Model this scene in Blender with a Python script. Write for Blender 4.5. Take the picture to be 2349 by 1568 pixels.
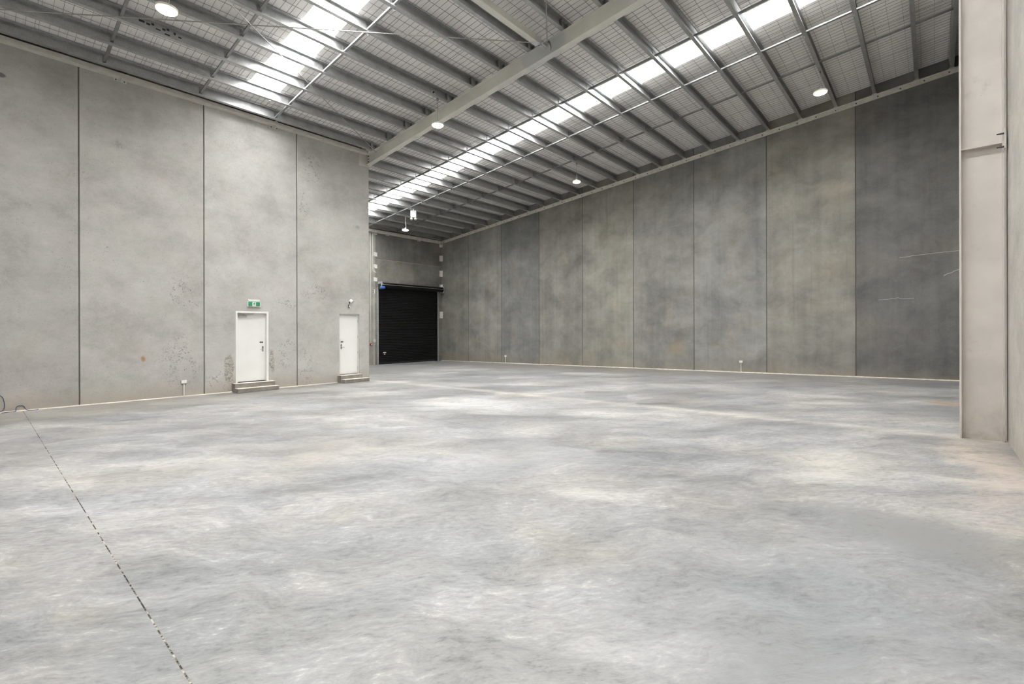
import bpy, bmesh, math, random
from mathutils import Vector, Matrix
random.seed(7)
for o in list(bpy.data.objects): bpy.data.objects.remove(o)
sc = bpy.context.scene
C = bpy.context.collection
PI = math.pi

# ------------------------------------------------------------------ camera
CAM_H = 1.55
F_PX, CY_PX, YAW, ROLL = 1083.86, 757.61, 0.7269, 0.0026
cam_d = bpy.data.cameras.new('camera')
cam_d.sensor_fit = 'HORIZONTAL'; cam_d.sensor_width = 36.0
cam_d.lens = F_PX / 2349 * 36.0
cam_d.shift_y = (CY_PX - 784.0) / 2349
cam_d.clip_start = 0.05; cam_d.clip_end = 300
cam = bpy.data.objects.new('camera', cam_d); C.objects.link(cam)
cam.matrix_world = (Matrix.Translation((0, 0, CAM_H)) @ Matrix.Rotation(YAW - PI/2, 4, 'Z')
                    @ Matrix.Rotation(PI/2, 4, 'X') @ Matrix.Rotation(-ROLL, 4, 'Z'))
sc.camera = cam

# ------------------------------------------------------------------ world, exposure
SKYLIGHT_STRENGTH = 34.5
SKYLIGHT_COLOR = (0.995, 0.99, 0.978)
LAMP_STRENGTH = 60.0
w = bpy.data.worlds.new('sky'); sc.world = w; w.use_nodes = True
wn = w.node_tree.nodes; bg = wn['Background']
sky = wn.new('ShaderNodeTexSky')
sky.sky_type = 'NISHITA'; sky.sun_disc = False; sky.sun_elevation = math.radians(50); sky.sun_rotation = math.radians(120)
w.node_tree.links.new(sky.outputs[0], bg.inputs[0]); bg.inputs[1].default_value = 0.25
vs = sc.view_settings
vs.view_transform = 'Standard'; vs.look = 'None'; vs.gamma = 1.0; vs.use_curve_mapping = False
vs.exposure = 0.08
sc.cycles.max_bounces = 6; sc.cycles.diffuse_bounces = 4; sc.cycles.glossy_bounces = 3; sc.cycles.time_limit = 1200

# ------------------------------------------------------------------ layout (metres)
YL, XC, WL = 15.267, 9.366, 2.599       # left wall plane, its end corner, its panel width
XR, YJ, WR = 19.363, 20.702, 2.6865     # right wall plane, first joint, panel width
YF, YN, XB = 23.194, -0.77, -11.6       # roller door wall, near wall, wall behind the camera
S, TP = 0.0148, 0.0924                  # fall of the floor, pitch of the roof
def zf(y): return -S * y
def zr(z0, y): return z0 + TP * (YF - y)
Z_PB, Z_INS = 7.185, 7.50               # purlin underside, insulation (at the roller door wall)
PITCH = -math.atan(TP)
PURLIN_Y = [0.386 + 1.0414*k for k in range(22)]   # 0.34 ... 22.2
PURLIN_Y = PURLIN_Y + [22.98]
XRAF = 9.335

# ------------------------------------------------------------------ helpers
class MB:
    def __init__(s): s.v = []; s.f = []
    def add(s, vs_, fs):
        b = len(s.v); s.v += [tuple(p) for p in vs_]; s.f += [tuple(b+i for i in f) for f in fs]; return s
    def box(s, x0, x1, y0, y1, z0, z1):
        return s.add([(x0,y0,z0),(x1,y0,z0),(x1,y1,z0),(x0,y1,z0),(x0,y0,z1),(x1,y0,z1),(x1,y1,z1),(x0,y1,z1)],
                     [(0,3,2,1),(4,5,6,7),(0,1,5,4),(1,2,6,5),(2,3,7,6),(3,0,4,7)])
    def plan(s, poly, zb, zt):            # polygon in plan (counter-clockwise), bottom and top as functions of x, y
        n = len(poly)
        vb = [(x, y, zb(x, y)) for x, y in poly]; vt = [(x, y, zt(x, y)) for x, y in poly]
        return s.add(vb+vt, [tuple(range(n-1, -1, -1)), tuple(range(n, 2*n))] + [(i, (i+1) % n, n+(i+1) % n, n+i) for i in range(n)])
    def prism(s, poly, d, y0, y1):        # polygon in x,z extruded along y  (d unused)
        n = len(poly)
        a = [(x, y0, z) for x, z in poly]; b = [(x, y1, z) for x, z in poly]
        return s.add(a+b, [tuple(range(n)), tuple(range(2*n-1, n-1, -1))] + [((i+1) % n, i, n+i, n+(i+1) % n) for i in range(n)])
    def tube(s, pts, r, n=8, caps=True):
        pts = [Vector(p) for p in pts]; rings = []
        up = None
        for i, p in enumerate(pts):
            t = (pts[min(i+1, len(pts)-1)] - pts[max(i-1, 0)]).normalized()
            if up is None:
                up = Vector((0, 0, 1)) if abs(t.z) < .9 else Vector((1, 0, 0))
            u = t.cross(up).normalized(); v = u.cross(t).normalized(); up = v
            rr = r[i] if isinstance(r, (list, tuple)) else r
            rings.append([p + (u*math.cos(2*PI*k/n) + v*math.sin(2*PI*k/n))*rr for k in range(n)])
        b = len(s.v)
        for rg in rings: s.v += [tuple(q) for q in rg]
        for i in range(len(rings)-1):
            for k in range(n):
                s.f.append((b+i*n+k, b+i*n+(k+1) % n, b+(i+1)*n+(k+1) % n, b+(i+1)*n+k))
        if caps:
            s.f.append(tuple(b+k for k in range(n-1, -1, -1)))
            s.f.append(tuple(b+(len(rings)-1)*n+k for k in range(n)))
        return s
    def lathe(s, prof, c, n=24):          # profile (r, z) about a vertical axis at c
        b = len(s.v)
        for r, z in prof:
            for k in range(n):
                a = 2*PI*k/n; s.v.append((c[0]+r*math.cos(a), c[1]+r*math.sin(a), c[2]+z))
        for i in range(len(prof)-1):
            for k in range(n):
                s.f.append((b+i*n+k, b+i*n+(k+1) % n, b+(i+1)*n+(k+1) % n, b+(i+1)*n+k))
        return s
    def mesh(s, name, mat, smooth=False, bevel=0):
        me = bpy.data.meshes.new(name); me.from_pydata(s.v, [], s.f); me.update()
        bm = bmesh.new(); bm.from_mesh(me)
        bmesh.ops.recalc_face_normals(bm, faces=bm.faces)
        if bevel: bmesh.ops.bevel(bm, geom=list(bm.edges), offset=bevel, segments=1, affect='EDGES', profile=.5)
        bm.to_mesh(me); bm.free()
        if smooth:
            for p in me.polygons: p.use_smooth = True
            me.set_sharp_from_angle(angle=0.7)
        if mat: me.materials.append(mat)
        return me
    def build(s, name, mat, parent=None, smooth=False, bevel=0, loc=None):
        return link(name, s.mesh(name, mat, smooth, bevel), parent, loc)
def link(name, me, parent=None, loc=None, rot=None):
    o = bpy.data.objects.new(name, me); C.objects.link(o)
    if parent: o.parent = parent
    if loc: o.location = loc
    if rot: o.rotation_euler = rot
    return o
def empty(name, loc=(0, 0, 0)):
    o = bpy.data.objects.new(name, None); C.objects.link(o); o.location = loc; o.empty_display_size = .1; return o
def tag(o, label, cat, group=None):
    o['label'] = label; o['category'] = cat
    if group: o['group'] = group
    return o
def struct(o, label=None):
    o['kind'] = 'structure'
    if label: o['label'] = label
    return o
def stuff(o): o['kind'] = 'stuff'; return o
ORD = ['first', 'second', 'third', 'fourth', 'fifth', 'sixth', 'seventh', 'eighth', 'ninth', 'tenth', 'eleventh', 'twelfth',
       'thirteenth', 'fourteenth', 'fifteenth', 'sixteenth', 'seventeenth', 'eighteenth', 'nineteenth', 'twentieth',
       'twenty-first', 'twenty-second', 'twenty-third', 'twenty-fourth', 'twenty-fifth']

# ------------------------------------------------------------------ materials
class NT:
    def __init__(s, name):
        s.m = bpy.data.materials.new(name); s.m.use_nodes = True
        s.t = s.m.node_tree; s.b = s.t.nodes['Principled BSDF']
        s._pos = None
    def n(s, k, **kw):
        x = s.t.nodes.new(k)
        for a, v in kw.items(): setattr(x, a, v)
        return x
    def put(s, sock, v):
        if v is None: return
        if isinstance(v, bpy.types.NodeSocket): s.t.links.new(v, sock)
        else:
            if isinstance(v, (tuple, list)) and len(v) == 3 and sock.type == 'RGBA': v = (*v, 1)
            sock.default_value = v
    @property
    def pos(s):
        if s._pos is None: s._pos = s.n('ShaderNodeNewGeometry').outputs['Position']
        return s._pos
    def vmath(s, op, a, b=None):
        x = s.n('ShaderNodeVectorMath', operation=op); s.put(x.inputs[0], a)
        if b is not None: s.put(x.inputs[1], b)
        return x.outputs[0]
    def sc(s, v, k): return s.vmath('MULTIPLY', v, k)
    def rotz(s, v, a):
        x = s.n('ShaderNodeMapping'); s.put(x.inputs['Vector'], v); x.inputs['Rotation'].default_value = (0, 0, a); return x.outputs[0]
    def noise(s, v, scale, detail=4, rough=.55, dist=0, col=False):
        x = s.n('ShaderNodeTexNoise'); s.put(x.inputs['Vector'], v)
        x.inputs['Scale'].default_value = scale; x.inputs['Detail'].default_value = detail
        x.inputs['Roughness'].default_value = rough; x.inputs['Distortion'].default_value = dist
        return x.outputs['Color'] if col else x.outputs['Fac']
    def voro(s, v, scale):
        x = s.n('ShaderNodeTexVoronoi'); s.put(x.inputs['Vector'], v); x.inputs['Scale'].default_value = scale; return x.outputs['Distance']
    def math(s, op, a, b=None, clamp=False):
        x = s.n('ShaderNodeMath', operation=op, use_clamp=clamp); s.put(x.inputs[0], a)
        if b is not None: s.put(x.inputs[1], b)
        return x.outputs[0]
    def ramp(s, f, stops):
        x = s.n('ShaderNodeValToRGB'); s.put(x.inputs[0], f); e = x.color_ramp.elements
        while len(e) < len(stops): e.new(.5)
        for q, (p, c) in zip(e, stops):
            q.position = p; q.color = (c, c, c, 1) if not isinstance(c, tuple) else (*c, 1)
        return x.outputs[0]
    def mix(s, f, a, b, mode='MIX'):
        x = s.n('ShaderNodeMix', data_type='RGBA', blend_type=mode); s.put(x.inputs[0], f); s.put(x.inputs[6], a); s.put(x.inputs[7], b)
        return x.outputs[2]
    def mr(s, f, a, b, c=0., d=1., smooth=True):
        x = s.n('ShaderNodeMapRange', interpolation_type='SMOOTHSTEP' if smooth else 'LINEAR')
        s.put(x.inputs[0], f)
        for i, v in zip((1, 2, 3, 4), (a, b, c, d)): x.inputs[i].default_value = v
        return x.outputs[0]
    def blob(s, c, r, v=None, edge=.5):   # soft ellipsoid mask around c
        d = s.vmath('SUBTRACT', v or s.pos, c); d = s.vmath('DIVIDE', d, r)
        x = s.n('ShaderNodeVectorMath', operation='LENGTH'); s.put(x.inputs[0], d)
        return s.mr(x.outputs['Value'], 1.0, edge, 0., 1.)
    def bump(s, h, strength=.2, dist=.01):
        x = s.n('ShaderNodeBump'); s.put(x.inputs['Height'], h); x.inputs['Strength'].default_value = strength
        x.inputs['Distance'].default_value = dist; s.t.links.new(x.outputs[0], s.b.inputs['Normal'])
    def set(s, color=None, rough=None, metal=None, spec=None, emit=None, estr=None):
        for k, v in (('Base Color', color), ('Roughness', rough), ('Metallic', metal), ('Specular IOR Level', spec),
                     ('Emission Color', emit), ('Emission Strength', estr)): s.put(s.b.inputs[k], v)
        return s.m

def m_plain(name, col, rough=.5, metal=0., var=.08, scale=6, spec=.4):
    t = NT(name); n = t.noise(t.pos, scale, 2)
    c = t.mix(t.mr(n, .3, .7), tuple(x*(1-var) for x in col), tuple(min(1, x*(1+var)) for x in col))
    return t.set(c, rough, metal, spec)

def m_floor():
    t = NT('polished_concrete_floor'); p = t.pos
    wv = t.noise(p, .8, 3, .6, col=True)
    pw = t.vmath('ADD', p, t.sc(t.vmath('SUBTRACT', wv, (.5, .5, .5)), (1.3, 1.3, 0)))
    pf = t.vmath('ADD', p, t.sc(t.vmath('SUBTRACT', wv, (.5, .5, .5)), (.35, .35, 0)))
    big = t.noise(t.sc(t.rotz(pw, .85), (.6, 1, 1)), .62, 4, .6)
    med = t.noise(t.sc(t.rotz(pw, .85), (.42, 1, 1)), 2.6, 6, .76)
    fine = t.noise(t.sc(t.rotz(pf, .70), (.42, 1, 1)), 26, 3, .8)
    k = t.math('ADD', t.math('MULTIPLY', big, .44), t.math('MULTIPLY', med, .40))
    k = t.math('ADD', k, t.math('MULTIPLY', fine, .26))
    col = t.ramp(k, [(.42, (.140, .139, .137)), (.50, (.222, .222, .218)), (.58, (.305, .302, .293)), (.67, (.43, .423, .406))])
    sw = t.n('ShaderNodeSeparateColor'); t.put(sw.inputs[0], wv)
    col = t.mix(t.mr(sw.outputs[0], .46, .70, 0, .6), col, t.mix(1, col, (1.05, 1.0, .92), 'MULTIPLY'))
    col = t.mix(t.mr(sw.outputs[1], .42, .66, 0, .9), col, t.mix(1, col, (.96, .99, 1.04), 'MULTIPLY'))
    flm = t.math('MULTIPLY', t.mr(fine, .44, .30), t.mr(med, .56, .40, .15, 1))
    col = t.mix(t.math('MULTIPLY', flm, .5), col, (.13, .13, .128))
    lgt = t.math('MULTIPLY', t.mr(fine, .58, .70), t.mr(med, .5, .62))
    col = t.mix(t.math('MULTIPLY', lgt, .45), col, (.62, .61, .58))
    tex = t.mr(t.math('ADD', med, t.math('MULTIPLY', fine, .6)), .55, 1.0, .3, 1)
    def stain(c, r, tint, amt, edge=.1):
        nonlocal col
        m = t.math('MULTIPLY', t.blob((*c, 0), (*r, 5), pw, edge), tex)
        col = t.mix(t.math('MULTIPLY', m, amt), col, tint)
    stain((4.7, .25), (.75, .9), (.13, .135, .14), .65)
    stain((4.9, -.3), (.5, .9), (.17, .165, .16), .45)
    stain((2.55, .5), (.7, .5), (.17, .18, .19), .6)
    stain((4.5, 3.9), (1.5, 1.3), (.25, .26, .27), .55)
    stain((3.0, .6), (2.3, 1.6), (.27, .285, .30), .45)
    stain((7.3, 7.5), (1.8, 2.2), (.56, .56, .55), .65)  # skylight reflection painted into the floor colour as a pale patch
    stain((6.7, .9), (1.2, .8), (.54, .52, .46), .6)
    stain((2.9, 6.3), (1.6, 1.4), (.36, .33, .28), .5)
    stain((1.0, 14.0), (4.5, 1.5), (.30, .27, .22), .7)
    stain((5.5, 14.0), (4.5, 1.0), (.40, .375, .33), .6)
    stain((7.8, -.5), (3.5, .55), (.50, .43, .36), .8)
    stain((13.3, -.2), (.35, .75), (.36, .19, .08), .9)
    stain((17.6, 12.), (1.9, 12.), (.22, .205, .175), .7)
    stain((13., 20.), (5., 4.), (.27, .27, .265), .6)
    # pale dusty band beside the two long joints
    sx = t.n('ShaderNodeSeparateXYZ'); t.put(sx.inputs[0], p)
    for xj, wd in ((9.381, .32),):
        d = t.math('ABSOLUTE', t.math('SUBTRACT', sx.outputs[0], xj))
        m = t.math('MULTIPLY', t.mr(d, wd, .0, 0, .8), t.mr(med, .40, .65, .35, 1))
        col = t.mix(m, col, (.54, .51, .45))
    t.bump(t.math('ADD', t.math('MULTIPLY', fine, .6), t.math('MULTIPLY', med, .5)), .4, .012)
    return t.set(col, t.mr(big, .35, .65, .36, .55), 0, .35)

def m_conc_left():
    t = NT('smooth_precast_concrete'); p = t.pos
    ob = t.n('ShaderNodeObjectInfo').outputs['Color']
    wv = t.noise(p, 1.1, 2, col=True)
    pw = t.vmath('ADD', p, t.sc(t.vmath('SUBTRACT', wv, (.5, .5, .5)), (.3, .3, .3)))
    mid = t.noise(t.sc(pw, (.9, .9, 1.1)), 1.0, 7, .72)
    fine = t.noise(p, 32, 2, .75)
    col = t.ramp(mid, [(.30, (.36, .35, .33)), (.5, (.47, .46, .44)), (.70, (.555, .545, .525))])
    col = t.mix(1, col, ob, 'MULTIPLY')
    sw = t.n('ShaderNodeSeparateColor'); t.put(sw.inputs[0], wv)
    col = t.mix(t.mr(sw.outputs[0], .48, .72, 0, .5), col, t.mix(1, col, (1.035, .99, .97), 'MULTIPLY'))
    col = t.mix(t.mr(sw.outputs[1], .48, .72, 0, .5), col, t.mix(1, col, (.975, 1.0, .965), 'MULTIPLY'))
    col = t.mix(t.mr(fine, .42, .22, 0, .5), col, (.20, .19, .18))
    col = t.mix(t.mr(fine, .60, .8, 0, .35), col, (.66, .65, .63))
    # veined pitting in a few places
    vein = t.noise(pw, 2.4, 4, .7)
    dot = t.mr(fine, .52, .42)
    vm = t.math('MULTIPLY', t.math('MULTIPLY', t.mr(vein, .455, .495), t.mr(vein, .535, .50)), dot)
    hm = t.math('MULTIPLY', t.math('MULTIPLY', t.mr(vein, .58, .66), t.mr(fine, .36, .30)), .7)
    col = t.mix(hm, col, (.12, .115, .11))
    def stain(c, r, tint, amt, mask=None, edge=.3):
        nonlocal col
        m = t.blob((c[0], YL, c[1]), (r[0], 3, r[1]), pw, edge)
        if mask is not None: m = t.math('MULTIPLY', m, mask)
        col = t.mix(t.math('MULTIPLY', m, amt), col, tint)
    for c, r in (((7.25, 6.9), (.45, .9)), ((7.0, 5.6), (.25, .7)), ((7.05, .4), (.4, .9)), ((6.4, .9), (.4, .7)),
                 ((3.6, .7), (.6, 1.0)), ((3.7, 2.5), (.5, .7)), ((4.6, .1), (.6, .4)), ((7.4, 2.8), (.6, .4)), ((6.4, 2.4), (.5, .3))):
        stain(c, r, (.13, .125, .115), .7, vm)
    sp = t.mr(fine, .62, .40)
    for c, r in (((4.80, .48), (.15, .5)), ((6.02, .6), (.09, .45))):
        stain(c, r, (.23, .195, .15), .75, sp, .7)
    stain((2.81, .87), (.07, .12), (.36, .22, .08), .85)
    stain((2.29, 6.25), (.15, .16), (.25, .245, .23), .5, sp)
    stain((8.93, 5.2), (.12, .1), (.28, .275, .26), .5)
    stain((.3, 7.2), (.1, .07), (.1, .1, .095), .8, None, .6)
    low = t.n('ShaderNodeSeparateXYZ'); t.put(low.inputs[0], pw)
    lm = t.math('MULTIPLY', t.mr(low.outputs[2], .35, -.25, 0, .55), t.mr(mid, .35, .6, .4, 1))
    col = t.mix(lm, col, (.36, .30, .22))
    t.bump(t.math('ADD', t.math('MULTIPLY', fine, .3), t.math('SUBTRACT', t.math('MULTIPLY', mid, .4), vm)), .25, .006)
    return t.set(col, .82, 0, .25)

def m_conc_right():
    t = NT('streaked_precast_concrete'); p = t.pos
    ob = t.n('ShaderNodeObjectInfo').outputs['Color']
    wv = t.noise(p, .8, 2, col=True)
    dv = t.vmath('SUBTRACT', wv, (.5, .5, .5))
    pw = t.vmath('ADD', p, t.sc(dv, (.7, .7, .7)))
    mid = t.noise(t.sc(pw, (.8, .8, 1.0)), .9, 6, .7)
    st = t.noise(t.sc(t.vmath('ADD', p, t.sc(dv, (.12, .12, 0))), (1, 1, .03)), 2.6, 4, .65)
    fine = t.noise(p, 36, 2, .75)
    k = t.math('ADD', t.math('MULTIPLY', mid, .76), t.math('MULTIPLY', st, .28))
    col = t.ramp(k, [(.34, (.145, .143, .138)), (.52, (.235, .230, .219)), (.70, (.33, .322, .305))])
    col = t.mix(1, col, ob, 'MULTIPLY')
    sw = t.n('ShaderNodeSeparateColor'); t.put(sw.inputs[0], wv)
    col = t.mix(t.mr(sw.outputs[0], .46, .72, 0, .6), col, t.mix(1, col, (1.07, 1.0, .91), 'MULTIPLY'))
    col = t.mix(t.mr(sw.outputs[1], .46, .72, 0, .6), col, t.mix(1, col, (.97, .99, 1.02), 'MULTIPLY'))
    col = t.mix(t.mr(fine, .60, .8, 0, .45), col, (.44, .435, .42))
    col = t.mix(t.mr(fine, .42, .22, 0, .45), col, (.08, .08, .078))
    # narrow run marks
    col = t.mix(t.math('MULTIPLY', t.mr(st, .60, .72), .28), col, (.10, .10, .10))
    m = t.blob((XR, 8.0, .75), (3, .55, .45), pw, .1)
    col = t.mix(t.math('MULTIPLY', m, .3), col, (.36, .25, .13))
    sp = t.n('ShaderNodeSeparateXYZ'); t.put(sp.inputs[0], p)
    lm = t.math('MULTIPLY', t.mr(sp.outputs[2], .55, -.35, 0, .6), t.mr(mid, .35, .6, .4, 1))
    col = t.mix(lm, col, (.27, .23, .17))
    t.bump(t.math('ADD', t.math('MULTIPLY', fine, .3), t.math('MULTIPLY', mid, .5)), .25, .006)
    return t.set(col, .75, 0, .3)

def m_insul():
    t = NT('white_faced_insulation'); p = t.pos
    wv = t.noise(p, 3, 1, col=True)
    pw = t.vmath('ADD', p, t.sc(t.vmath('SUBTRACT', wv, (.5, .5, .5)), (.07, .1, 0)))
    wr = t.noise(t.sc(pw, (1, .06, 1)), 13, 3, .6)
    n = t.noise(p, 1.5, 2)
    col = t.mix(t.mr(n, .35, .65), (.82, .805, .785), (.88, .865, .845))
    col = t.mix(t.mr(wr, .42, .30, 0, .3), col, (.55, .54, .53))
    t.bump(wr, .5, .03)
    return t.set(col, .6, 0, .3)

def m_galv(name='galvanised_steel', base=.52, rough=.40):
    t = NT(name); p = t.pos
    v = t.voro(p, 38); n = t.noise(p, 5, 3); s2 = n
    k = t.math('ADD', t.math('MULTIPLY', v, .3), t.math('MULTIPLY', n, .7))
    col = t.ramp(k, [(.3, (base*.78, base*.80, base*.80)), (.7, (base*1.12, base*1.14, base*1.13))])
    return t.set(col, t.mr(s2, .3, .7, rough-.06, rough+.08), .82, .5)

def m_paint_beam():
    t = NT('beige_grey_primer_paint'); p = t.pos
    n = t.noise(p, 1.1, 5); f = t.noise(p, 30, 3); sm = t.noise(t.vmath('ADD', p, (3, 3, 3)), 2.2, 6, .7)
    col = t.mix(t.mr(n, .35, .65), (.66, .645, .59), (.74, .72, .665))
    col = t.mix(t.mr(sm, .62, .75, 0, .4), col, (.50, .475, .42))
    col = t.mix(t.mr(f, .68, .75, 0, .3), col, (.25, .22, .18))
    # grey touched-up patch where the strut lands
    m = t.blob((XRAF, 7.25, 8.55), (.6, .75, .5), None, .85)
    col = t.mix(t.math('MULTIPLY', m, .8), col, (.56, .575, .58))
    return t.set(col, .55, 0, .35)

def m_column():
    t = NT('pale_column_paint'); p = t.pos
    n = t.noise(p, 1.4, 5); f = t.noise(p, 24, 3); sm = t.noise(t.vmath('ADD', p, (3, 3, 3)), 3.2, 7, .7)
    col = t.mix(t.mr(n, .35, .65), (.57, .54, .50), (.65, .615, .572))
    col = t.mix(t.mr(sm, .60, .75, 0, .55), col, (.44, .41, .36))
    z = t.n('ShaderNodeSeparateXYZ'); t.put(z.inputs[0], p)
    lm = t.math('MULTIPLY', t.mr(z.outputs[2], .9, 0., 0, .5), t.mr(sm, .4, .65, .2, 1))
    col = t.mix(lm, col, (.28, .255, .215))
    col = t.mix(t.math('MULTIPLY', t.mr(f, .72, .76), t.mr(n, .5, .62)), col, (.12, .10, .09))
    return t.set(col, .5, 0, .4)

def m_emit(name, col, st):
    t = NT(name); n = t.noise(t.pos, 3, 2)
    return t.set((.8, .8, .8), .5, 0, .3, t.mix(n, col, tuple(c*.97 for c in col)), st)

def m_lamp():
    t = NT('lamp_lens')
    tc = t.n('ShaderNodeTexCoord').outputs['Object']
    x = t.n('ShaderNodeVectorMath', operation='LENGTH'); t.put(x.inputs[0], t.sc(tc, (1, 1, 0)))
    k = t.mr(x.outputs['Value'], .115, .17)
    return t.set((.8, .8, .8), .5, 0, .3, t.mix(k, (1.0, .90, .72), (1.0, .74, .38)), t.mr(x.outputs['Value'], .12, .17, LAMP_STRENGTH, 1.6))

def m_step():
    t = NT('step_concrete'); p = t.pos
    n = t.noise(p, 5, 7, .7); f = t.noise(p, 40, 3)
    col = t.ramp(n, [(.3, (.19, .172, .15)), (.7, (.34, .315, .285))])
    col = t.mix(t.mr(f, .6, .75, 0, .4), col, (.5, .47, .43))
    t.bump(n, .3, .006)
    return t.set(col, .8, 0, .25)

def m_joint():
    t = NT('worn_joint_filler'); p = t.pos
    n = t.noise(t.sc(p, (1, 2.2, 1)), 5, 5, .75)
    col = t.ramp(n, [(.46, (.05, .047, .042)), (.52, (.20, .185, .16)), (.57, (.46, .43, .37))])
    return t.set(col, .9, 0, .1)

M = dict(
    floor=m_floor(), left=m_conc_left(), right=m_conc_right(), insul=m_insul(), galv=m_galv(), beam=m_paint_beam(), column=m_column(), step=m_step(), joint=m_joint(),
    bar=m_galv('bridging_steel', .36, .4),
    wire=m_plain('mesh_wire', (.22, .215, .21), .5, .3),
    seal=m_plain('grey_sealant', (.10, .093, .083), .8), bead2=m_plain('pale_tread_cement', (.68, .65, .58), .7, 0, .1), bead=m_plain('pale_sealant', (.66, .60, .50), .7, 0, .15),  # step top tone has the overhead light put into its colour
    trim=m_plain('beige_angle_paint', (.62, .60, .545), .55), white=m_plain('white_gloss_paint', (.90, .89, .865), .42, 0, .02, 2),
    plastic=m_plain('white_plastic', (.80, .79, .75), .4, 0, .04), zinc=m_plain('zinc_plate', (.46, .47, .465), .5, .15),
    black=m_plain('black_shutter_paint', (.010, .010, .0105), .6, 0, .1, 6, .2), dark=m_plain('dark_rubber', (.03, .03, .032), .6),
    bolt=m_plain('bolt_steel', (.07, .068, .065), .5, .4), steel=m_plain('brushed_steel', (.45, .44, .43), .32, .9),
    silver=m_plain('satin_silver', (.48, .47, .45), .45, .6), blue=m_plain('blue_motor_paint', (.03, .10, .42), .35), red=m_plain('red_box_plastic', (.45, .03, .04), .4),
    green=m_plain('exit_green', (.035, .27, .12), .4, 0, .06), signwhite=m_plain('sign_white', (.86, .9, .88), .4, 0, .02),
    rod=m_plain('rod_steel', (.42, .41, .39), .45, .5), cord=m_plain('dark_cord', (.05, .05, .05), .6), bluecord=m_plain('blue_grey_cable', (.07, .09, .16), .55),
    hook=m_plain('olive_grey_steel', (.20, .195, .15), .6, .2), chalk=m_plain('pale_scratch', (.44, .44, .43), .9),
    lamp=m_lamp(), sky=m_emit('translucent_skylight', SKYLIGHT_COLOR, SKYLIGHT_STRENGTH),
    base=m_plain('slab_bed', (.05, .048, .045), .9), lens=m_plain('clear_lamp_lens', (.75, .76, .78), .15),
)

# ------------------------------------------------------------------ floor: slabs parted by joints
floor = struct(MB().plan([(XB, YN-.2), (XR+.2, YN-.2), (XR+.2, YF+1.5), (XB, YF+1.5)], lambda x, y: zf(y)-.25, lambda x, y: zf(y)-.03).build('floor', M['base']))
xs = [(XB, .627, 0), (.627, 5.61, 0), (5.61, 9.381, 0), (9.381, 14.4, 1), (14.4, XR, 1)]
for a, b, split in xs:
    ys = [YN, 5.0, 15.2, YF] if split else [YN, YL]
    ga = .0042 if abs(a-.627) < .01 else .0028 if abs(a-9.381) < .01 else .0018
    gb = .0042 if abs(b-.627) < .01 else .0028 if abs(b-9.381) < .01 else .0018
    for c, d in zip(ys[:-1], ys[1:]):
        yy0 = c + (.001 if c > YN else -.1); yy1 = d - (.001 if d < YF-.1 and split else -.1)
        MB().plan([(a+ga, yy0), (b-gb, yy0), (b-gb, yy1), (a+ga, yy1)], lambda x, y: zf(y)-.028, lambda x, y: zf(y)).build('floor_slab', M['floor'], floor)
MB().plan([(.627-.0041, YN), (.627+.0041, YN), (.627+.0041, YL), (.627-.0041, YL)], lambda x, y: zf(y)-.02, lambda x, y: zf(y)-.001).build('joint_filler', M['joint'], floor)

# ------------------------------------------------------------------ walls of precast panels
WT = .18
def ztop(x, y): return zr(Z_INS+.06, y)
def chamfer_seg(x0, x1, cl, cr, y):       # plan polygon of a piece of a wall facing -y
    c = .012
    pts = []
    pts += [(x0, y+c), (x0+c, y)] if cl else [(x0, y)]
    pts += [(x1-c, y), (x1, y+c)] if cr else [(x1, y)]
    return pts + [(x1, y+WT), (x0, y+WT)]
wall_left = struct(empty('wall_left', (5, YL, 0)), 'pale smooth concrete panel wall with two white doors')
wall_left.matrix_world = Matrix()
DOOR1 = (4.966, 5.884, 2.146); DOOR2 = (8.214, 8.984, 2.146)
G = .012
ltint = [(.86, .855, .845), (.86, .855, .845), (.98, .975, .965), (1.06, 1.06, 1.06), (1.07, 1.07, 1.06)]
edges = [XB, XC-4*WL, XC-3*WL, XC-2*WL, XC-WL, XC]
for i in range(5):
    x0, x1 = edges[i]+(G if i else 0), edges[i+1]-(G if i < 4 else 0)
    zb = lambda x, y: zf(YL)-.02
    zt = lambda x, y: 7.98
    m = MB()
    dr = DOOR1 if i == 3 else DOOR2 if i == 4 else None
    if dr:
        m.plan(chamfer_seg(x0, dr[0], 1, 0, YL), zb, zt); m.plan(chamfer_seg(dr[1], x1, 0, 1, YL), zb, zt)
        m.plan(chamfer_seg(dr[0], dr[1], 0, 0, YL), lambda x, y: dr[2], zt)
    else: m.plan(chamfer_seg(x0, x1, i > 0, 1, YL), zb, zt)
    o = m.build('concrete_panel', M['left'], wall_left); o.color = (*ltint[i], 1)
    if i < 4: MB().box(x1-.001, x1+2*G+.001, YL+.014, YL+WT-.01, zf(YL), 7.97).build('joint_sealant', M['seal'], wall_left)
# added dark sheets closing the gap above the left wall, then the return wall
struct(MB().box(XB-.2, XC-WT-.001, YL+.45, YL+.55, 7.5, 8.45).build('wall_upper', M['base']))  # added sheet: stops sky leaking in, dark colour stands in for shade
struct(MB().box(XB-.2, XC-WT-.001, YL+WT+.001, YL+.449, 7.8, 7.9).build('trim_4', M['base']))  # added dark floor of the same gap
wall_ret = struct(MB().plan([(XC-WT, YL+WT), (XC, YL+WT), (XC, YF+.2), (XC-WT, YF+.2)], lambda x, y: zf(y)-.05, ztop).build('wall_return', M['left']))
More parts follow.
